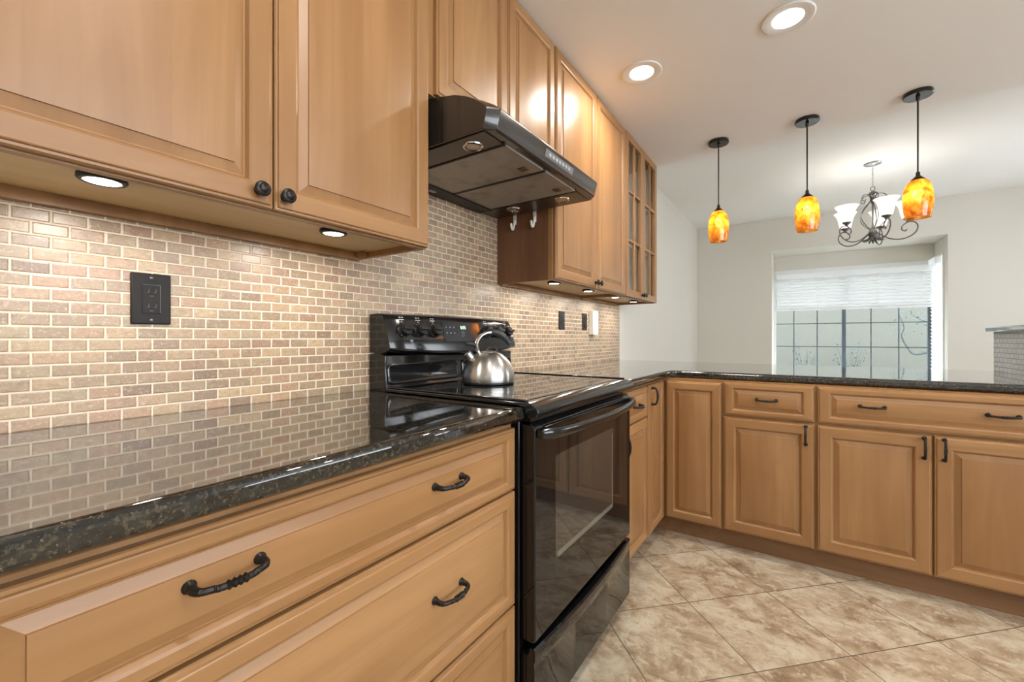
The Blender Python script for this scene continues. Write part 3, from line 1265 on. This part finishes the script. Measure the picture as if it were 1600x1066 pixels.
def hp(name, mb, mat, parent=None, **kw):
    return mb.build(name, mat, parent or hd, org=H0, **kw)


HY0, HY1 = .9475, 1.7045
top = [(.006, 1.840), (.30, 1.8395), (.35, 1.829), (.40, 1.818), (.45, 1.802), (.49, 1.784), (.52, 1.766), (.545, 1.748)]
# shell: side profile lofted across, with chamfered front corners
loops = []
for y, cut in ((HY0, .030), (HY0 + .030, 0), (HY1 - .030, 0), (HY1, .030)):
    f = lambda x: x - cut * max(0, (x - .40) / .145)
    lp = [(.006, y, 1.691)] + [(f(x), y, z) for x, z in top] + [(f(.546), y, 1.742), (f(.533), y, 1.693), (f(.528), y, 1.6885), (f(.49), y, 1.6885)]
    loops.append(lp)
shell = MB().loft(loops)
hp('hood_shell', shell, 'hood_paint', bevel=.002)
# underside: end plates, filters, rear strip
for ua, ub in ((HY0 + .012, 1.052), (1.560, HY1 - .012)):
    hp('underside_panel', MB().box(.012, .500, ua, ub, 1.6845, 1.6884), 'hood_under', bevel=.001)
hp('frame_bar', MB().box(.012, .080, 1.0525, 1.5595, 1.678, 1.6884).box(.0805, .505, 1.0525, 1.062, 1.682, 1.6884).box(.0805, .505, 1.296, 1.310, 1.682, 1.6884).box(.0805, .505, 1.550, 1.5595, 1.682, 1.6884), 'black_plastic', bevel=.001)
for y0, y1 in ((1.0625, 1.2955), (1.3105, 1.5495)):
    f_ = hp('mesh_filter', MB().box(.081, .503, y0, y1, 1.6838, 1.6884), 'filter')
    l_ = hp('filter_latch', MB().box(.436, .466, (y0 + y1) / 2 + .05, (y0 + y1) / 2 + .082, 1.6805, 1.6837), plain('brown_latch', (.09, .05, .03), .5), f_, bevel=.001)
for x, y in ((.165, 1.012), (.418, 1.012), (.165, 1.612), (.412, 1.612)):
    b_ = hp('lamp_ring', MB().lathe([(.024, 1.6843), (.033, 1.6843), (.032, 1.681), (.026, 1.6795), (.024, 1.681), (.024, 1.6843)], (x, y, 0)), 'chrome')
    hp('lamp_glass', MB().lathe([(.001, 1.6842), (.0238, 1.6842), (.020, 1.6815), (.001, 1.6805)], (x, y, 0)), 'halogen', b_)
# front control strip (front face slopes from x=.546,z=1.742 to .533,1.693)
def fx(z):
    return .533 + (z - 1.693) / .049 * .013


mb = MB().loft([[(fx(z) - .001, y, z) for y, z in ((1.245, 1.709), (1.452, 1.709), (1.452, 1.733), (1.245, 1.733))], [(fx(z) + .0008, y, z) for y, z in ((1.245, 1.709), (1.452, 1.709), (1.452, 1.733), (1.245, 1.733))]])
ct = hp('control_strip', mb, plain('grey_control_strip', (.12, .125, .13), .35))
mb = MB()
for k in range(7):
    y = 1.275 + k * .024
    z = 1.721
    mb.box(fx(z) + .0003, fx(z) + .0022, y - .007, y + .007, z - .007, z + .007)
hp('push_buttons', mb, plain('pale_buttons', (.34, .35, .35), .4), ct, bevel=.001)
hp('rating_plate', MB().box(.03, .05, 1.20, 1.235, 1.6772, 1.6779), 'silver')

# ------------------------------------------------------------------ kettle
KZ = .9292
kt = empty('tea_kettle', (.296, 1.249, KZ), 'brushed steel tea kettle with black arched grip on the cooktop', 'kettle')
sd_ = Vector((-.60, -.80, 0)).normalized()
kt.rotation_euler = (0, 0, math.atan2(sd_.y, sd_.x))
kt.scale = (1, 1, .95)
MB().lathe([(.001, .0045), (.089, .0045), (.0945, .008), (.0962, .016), (.0965, .028), (.0945, .045), (.089, .064), (.0795, .083), (.066, .100), (.050, .1125), (.034, .119), (.030, .120), (.001, .1205)], seg=56).build('body', 'steel', kt)
MB().lathe([(.001, 0), (.090, 0), (.094, .002), (.094, .0062), (.088, .007), (.001, .007)], seg=56).build('base_ring', 'black_plastic', kt)
ld = MB().lathe([(.029, .1195), (.030, .122), (.026, .1245), (.012, .1268), (.001, .127)], seg=32).build('lid', 'steel', kt)
MB().tube(bez([(.006, 0, .124), (.002, 0, .134), (-.012, 0, .140), (-.026, 0, .137), (-.032, 0, .126), (-.034, 0, .118)], 5), .0045, 10).build('lid_loop', 'rubber', ld)
ax = Vector((.030, 0, .036)).normalized()
sp = MB().lathe([(.0195, 0), (.0185, .006), (.0172, .012), (.0168, .046), (.0172, .048), (.0155, .048), (.0150, .030), (.001, .028)], (.050, 0, .079), ax, 30).build('spout', 'steel', kt)
for s in (-1, 1):
    MB().tube(bez([(.030, s * .004, .112), (.042, s * .009, .128), (.046, s * .011, .146), (.040, s * .011, .168), (.024, s * .010, .187), (.004, s * .008, .196), (-.008, s * .006, .197)], 6), .0054, 10).build('handle_rod', 'chrome', kt)
pa = bez([(.004, 0, .197), (-.014, 0, .199), (-.036, 0, .194), (-.058, 0, .180), (-.074, 0, .163), (-.082, 0, .149)], 6)
n = len(pa)
MB().tube(pa, [.009 + .004 * math.sin(PI * min(1, i / n * 1.25)) if i < n - 2 else .0075 for i in range(n)], 14).build('grip', 'rubber', kt)
MB().tube(bez([(.034, 0, .122), (.044, 0, .138), (.056, 0, .150), (.072, 0, .154), (.086, 0, .151)], 5), [.004, .0042, .0045, .005, .0055, .006, .0065, .007, .0075, .008, .0085, .0085, .009, .009, .009, .009, .009, .0085, .0075, .006, .004], 12).build('spout_lever', 'rubber', kt)

# ------------------------------------------------------------------ wall plates
def plate(name, label, cat, y, z, w, h, body):
    o = empty(name, (.0004, y, z), label, cat, rz=R(90))
    MB().box(-w / 2, w / 2, -.006, 0, -h / 2, h / 2).build('cover_plate', 'plate_plastic', o, bevel=.0035, seg=3)
    body(o)
    return o


def screws(o, h):
    for s in (-1, 1):
        MB().lathe([(.001, .0062), (.0032, .0062), (.0032, .0072), (.001, .0078)], (0, 0, s * h), (0, -1, 0), 12).build('screw', 'pewter', o)


def outlet_body(o):
    MB().box(-.017, .017, -.0072, -.0062, -.0335, .0335).build('receptacle', 'plate_plastic', o, bevel=.0008)
    mb = MB()
    for zc in (.017, -.017):
        for x, w in ((-.0065, .0014), (.0065, .0014)):
            mb.box(x - w / 2, x + w / 2, -.0078, -.0073, zc - .001, zc + .006)
        mb.box(-.0025, .0025, -.0078, -.0073, zc - .0095, zc - .0055)
    mb.build('sockets', 'dark_hole', o)
    mb = MB()
    for zc in (.017, -.017):
        for x in (-.0065, .0065):
            mb.box(x - .0018, x + .0018, -.0076, -.0073, zc - .0022, zc - .0012)
            mb.box(x + .0012, x + .0019, -.0076, -.0073, zc - .001, zc + .006)
        mb.box(-.0035, .0035, -.0076, -.0073, zc - .0108, zc - .0097)
    mb.box(-.0165, .0165, -.0075, -.0072, .0322, .0328)
    mb.box(.0158, .0164, -.0075, -.0072, -.032, .032)
    mb.build('socket_edges', plain('grey_edge', (.14, .14, .14), .4), o)  # thin grey strips along some socket and receptacle edges
    screws(o, .049)


def rocker(o):
    MB().prism([(-.0062, -.033), (-.0115, -.033), (-.0075, .001), (-.0095, .033), (-.0062, .033)], 'x', -.0165, .0165).build('rocker', 'plate_plastic', o, bevel=.0008)
    screws(o, .049)


plate('wall_outlet', 'square black double socket on the brick tile by the near counter', 'outlet', .3455, 1.1855, .074, .117, outlet_body)
plate('wall_outlet', 'narrow black socket plate on the tile just past the stove', 'outlet', 2.400, 1.207, .076, .116, outlet_body)
plate('light_switch', 'black rocker switch plate on the tile beside the cream box', 'switch', 2.745, 1.208, .076, .117, rocker)
bx = empty('plug_in_box', (.0004, 2.868, 1.205), 'cream rectangular box mounted on the tile beside the black switch', 'box', rz=R(90))
MB().box(-.045, .045, -.036, 0, -.086, .086).build('case', 'white_plastic', bx, bevel=.004, seg=3)
MB().box(-.02, .02, -.0372, -.0362, -.012, .012).build('front_label', plain('pale_label', (.6, .55, .45), .5), bx)

# ------------------------------------------------------------------ recessed ceiling lights
can = None
CANS = [(.589, 2.140, 'round white recessed ceiling light closer to the wall cabinets'),
        (1.208, 2.118, 'round white recessed ceiling light farther from the wall cabinets'),
        (1.20, .35, 'added unseen recessed ceiling light over the middle of the kitchen floor'),  # this and the next light are added out of view for fill
        (2.30, .35, 'added unseen recessed ceiling light over the open kitchen floor')]
for x, y, lab in CANS:
    if can is None:
        p = can = empty('recessed_light', (x, y, ZC), lab, 'ceiling light', 'recessed kitchen lights')
        MB().lathe([(.058, -.0003), (.096, -.0003), (.098, -.003), (.094, -.006), (.080, -.007), (.066, -.0045), (.058, -.003), (.058, -.0003)], seg=40).build('trim_ring', 'white_paint', p)
        MB().lathe([(.001, -.0005), (.0578, -.0005), (.0575, -.003), (.001, -.0035)], seg=40).build('lens', 'led', p)
        lamp('recessed_lamp', 'AREA', (0, 0, -.0085), W_RECESSED, WARM, p, .105)
    else:
        p = copy_tree(can)
        p.location = (x, y, ZC)
        p['label'] = lab

# ------------------------------------------------------------------ pendants
pend = None
PENDS = [(.793, 3.180, 'amber glass pendant nearest the wall cabinets over the peninsula'),
         (1.288, 3.170, 'middle one of three amber glass pendants over the peninsula'),
         (1.785, 3.163, 'amber glass pendant in front of the chandelier, over the peninsula')]
for i, (x, y, lab) in enumerate(PENDS):
    if pend is None:
        p = pend = empty('pendant_light', (x, y, ZC), lab, 'pendant light', 'amber pendants over the peninsula')
        MB().lathe([(.001, 0), (.063, 0), (.064, -.003), (.064, -.018), (.061, -.0215), (.012, -.0225), (.001, -.0225)], seg=40).build('canopy', 'canopy', p)
        MB().lathe([(.010, -.0226), (.0095, -.034), (.006, -.044), (.0042, -.046), (.0036, -.436), (.001, -.4365)], seg=14).build('stem', 'bronze', p)
        MB().lathe([(.001, -.432), (.0065, -.432), (.009, -.438), (.0095, -.452), (.018, -.462), (.029, -.472), (.031, -.478), (.001, -.478)], seg=28).build('socket_cap', 'bronze', p)
        out = [(.020, -.4765), (.034, -.480), (.046, -.492), (.055, -.513), (.0615, -.545), (.0640, -.580), (.0630, -.615), (.0590, -.650), (.0525, -.684)]
        inn = [(r - .0035, z + (.0 if j else -.0035)) for j, (r, z) in enumerate(out)]
        MB().lathe(out + inn[::-1] + [out[0]], seg=40).build('shade', 'amber', p)
        MB().lathe([(.001, -.518), (.010, -.522), (.017, -.535), (.0195, -.552), (.017, -.568), (.010, -.578), (.001, -.581)], seg=20).build('bulb', 'bulb', p)
        lamp('pendant_lamp', 'POINT', (0, 0, -.60), W_PENDANT, (1.0, .8, .5), p, .02)
    else:
        p = copy_tree(pend)
        p.location = (x, y, ZC)
        p.rotation_euler = (0, 0, i * 1.9)
        p['label'] = lab

# ------------------------------------------------------------------ chandelier
ch = empty('chandelier', (1.812, 5.12, ZD), 'scrolled pewter chandelier with five white bell shades before the bay window', 'chandelier')
Z = lambda z: z - ZD
MB().lathe([(.001, 0), (.064, 0), (.066, -.004), (.062, -.010), (.03, -.016), (.012, -.024), (.006, -.03), (.001, -.03)], seg=36).build('canopy', 'silver', ch)
mb = MB()
nl = 9
for k in range(nl):
    zc = Z(2.685) - (k + .5) * (2.685 - 2.495) / nl
    ln, wd = .0145, .0055
    pts = []
    for j in range(13):
        an = 2 * PI * j / 12
        a_, b_ = wd * math.cos(an), ln * math.sin(an)
        pts.append((a_, 0, zc + b_) if k % 2 else (0, a_, zc + b_))
    mb.tube(pts, .0016, 6)
mb.build('chain', 'silver', ch)
mb = MB()
mb.tube([(.016 * math.cos(2 * PI * j / 16), 0, Z(2.478) + .020 * math.sin(2 * PI * j / 16)) for j in range(17)], .003, 8)
mb.lathe([(.001, Z(2.458)), (.012, Z(2.455)), (.03, Z(2.44)), (.034, Z(2.425)), (.02, Z(2.41)), (.012, Z(2.38)), (.016, Z(2.36)), (.007, Z(2.33)), (.006, Z(2.15)), (.012, Z(2.12)), (.030, Z(2.085)), (.036, Z(2.06)),
          (.030, Z(2.035)), (.014, Z(2.01)), (.008, Z(1.995)), (.001, Z(1.985))], seg=24)
mb.build('column', 'pewter', ch)
leafs = MB()
for k in range(6):
    an = R(60 * k + 20)
    d = Vector((math.cos(an), math.sin(an), 0))
    leafs.tube([d * .02 + Vector((0, 0, Z(2.03))), d * .045 + Vector((0, 0, Z(2.005))), d * .075 + Vector((0, 0, Z(2.0))), d * .092 + Vector((0, 0, Z(2.012)))], [.006, .009, .007, .002], 8)
    leafs.tube([d * .012 + Vector((0, 0, Z(2.02))), d * .025 + Vector((0, 0, Z(1.985))), d * .03 + Vector((0, 0, Z(1.97)))], [.005, .007, .002], 8)
leafs.build('leaf_finial', 'pewter', ch)
for k in range(5):
    an = R(-74 + 72 * k)
    d = Vector((math.cos(an), math.sin(an), 0))
    P = lambda r, z: d * r + Vector((0, 0, Z(z)))
    am = MB()
    am.tube(bez([P(.028, 2.07), P(.07, 2.035), P(.12, 2.0), (P(.18, 1.985)), P(.24, 1.996), P(.290, 2.035), P(.305, 2.085), P(.285, 2.125), P(.245, 2.132), P(.205, 2.105), P(.200, 2.070), P(.222, 2.055), P(.232, 2.068)], 6), .0052, 8)
    ao = am.build('arm', 'pewter', ch)
    MB().tube(bez([P(.02, 2.10), P(.06, 2.135), P(.10, 2.19), P(.105, 2.24), P(.075, 2.30), P(.035, 2.345), P(.018, 2.38), P(.030, 2.42), P(.065, 2.425), P(.095, 2.405), P(.098, 2.375), P(.075, 2.362), P(.062, 2.378)], 6), .004, 8).build('upper_scroll', 'pewter', ch)
    MB().lathe([(.001, Z(2.130)), (.012, Z(2.132)), (.014, Z(2.142)), (.034, Z(2.158)), (.036, Z(2.166)), (.001, Z(2.167))], tuple(d * .24), seg=20).build('shade_cup', 'pewter', ao)
    o_ = [(.026, 2.168), (.040, 2.170), (.047, 2.19), (.052, 2.22), (.058, 2.25), (.068, 2.28), (.086, 2.308), (.092, 2.314)]
    i_ = [(r - .003, z + .002) for r, z in o_]
    MB().lathe([(r, Z(z)) for r, z in o_ + i_[::-1] + [o_[0]]], tuple(d * .24), seg=32).build('bell_shade', 'frosted', ao)
    MB().lathe([(.001, Z(2.169)), (.012, Z(2.170)), (.013, Z(2.195)), (.019, Z(2.225)), (.016, Z(2.245)), (.006, Z(2.256)), (.001, Z(2.257))], tuple(d * .24), seg=16).build('bulb', 'led', ao)
    lamp('chandelier_lamp', 'POINT', tuple(d * .24 + Vector((0, 0, Z(2.262)))), W_CHANDELIER, NEUTRAL, ch, .02)

# ------------------------------------------------------------------ outside the bay window
struct('ground', MB().box(-6, 10, YF + .7, 16, -.25, -.15), 'soil')
tag(MB().box(-5, 8.5, 11.0, 11.25, -.15, 2.9).build('garden_wall', 'stucco'), 'pale stucco boundary wall seen through the bay window', 'wall', kind='structure')
tr = empty('young_tree', (3.55, 9.2, -.15), 'sparse young tree with a bent branch outside the bay window', 'tree')
mb = MB()
br = [bez([(0, 0, 0), (.02, 0, .6), (-.06, .02, 1.1), (.03, 0, 1.7), (.0, 0, 2.4)], 6),
      bez([(-.05, 0, 1.25), (-.35, .02, 1.16), (-.62, .03, 1.02), (-.78, .02, .99), (-.86, .02, 1.1), (-.93, .0, 1.28), (-.9, 0, 1.42), (-.96, 0, 1.62)], 6),
      bez([(0, 0, 1.3), (-.3, .05, 1.42), (-.62, .06, 1.5), (-.8, .06, 1.62)], 6),
      bez([(-.02, 0, .6), (-.2, .04, .75), (-.36, .05, .82)], 6)]
for b, r0 in zip(br, (.03, .02, .012, .01)):
    n = len(b)
    mb.tube(b, [r0 * (1 - .75 * i / n) for i in range(n)], 8)
mb.build('branches', 'bark', tr)
mb = MB()
for b, cnt, s0 in ((br[0][8:], 150, 0), (br[1][:16], 40, 0), (br[1][30:], 30, 0), (br[2], 110, 0), (br[3], 70, 0)):
    for _ in range(cnt):
        p = random.choice(b) + Vector((random.gauss(0, .07), random.gauss(0, .07), random.gauss(0, .06)))
        a = Vector((random.uniform(-1, 1), random.uniform(-1, 1), random.uniform(-.8, .4))).normalized()
        w_ = a.orthogonal().normalized()
        L_ = random.uniform(.03, .055)
        mb.quad(p, p + a * L_ * .5 + w_ * L_ * .25, p + a * L_, p + a * L_ * .5 - w_ * L_ * .25)
mb.build('leaves', 'leaf', tr, fix=False)
for x, y, n_, lab in ((2.05, 10.3, 90, 'low leafy shrub by the stucco wall outside, below the middle of the window'), (1.35, 10.4, 60, 'small leafy shrub by the stucco wall outside, below the plain panes')):
    sh = empty('garden_shrub', (x, y, -.15), lab, 'shrub')
    st_ = MB()
    lv = MB()
    for k in range(9):
        a = R(40 * k)
        h_ = random.uniform(.85, 1.2)
        pth = bez([(0, 0, 0), (.08 * math.cos(a), .08 * math.sin(a), h_ * .5), (.22 * math.cos(a), .18 * math.sin(a), h_)], 6)
        st_.tube(pth, [.008 * (1 - .06 * i) for i in range(len(pth))], 6)
        for _ in range(n_ // 5):
            p = random.choice(pth[4:]) + Vector((random.gauss(0, .04), random.gauss(0, .04), random.gauss(0, .04)))
            d_ = Vector((random.uniform(-1, 1), random.uniform(-1, 1), random.uniform(-.5, .8))).normalized()
            w_ = d_.orthogonal().normalized()
            L_ = random.uniform(.04, .07)
            lv.quad(p, p + d_ * L_ * .5 + w_ * L_ * .25, p + d_ * L_, p + d_ * L_ * .5 - w_ * L_ * .25)
    st_.build('stems', 'bark', sh)
    lv.build('leaves', 'leaf', sh, fix=False)
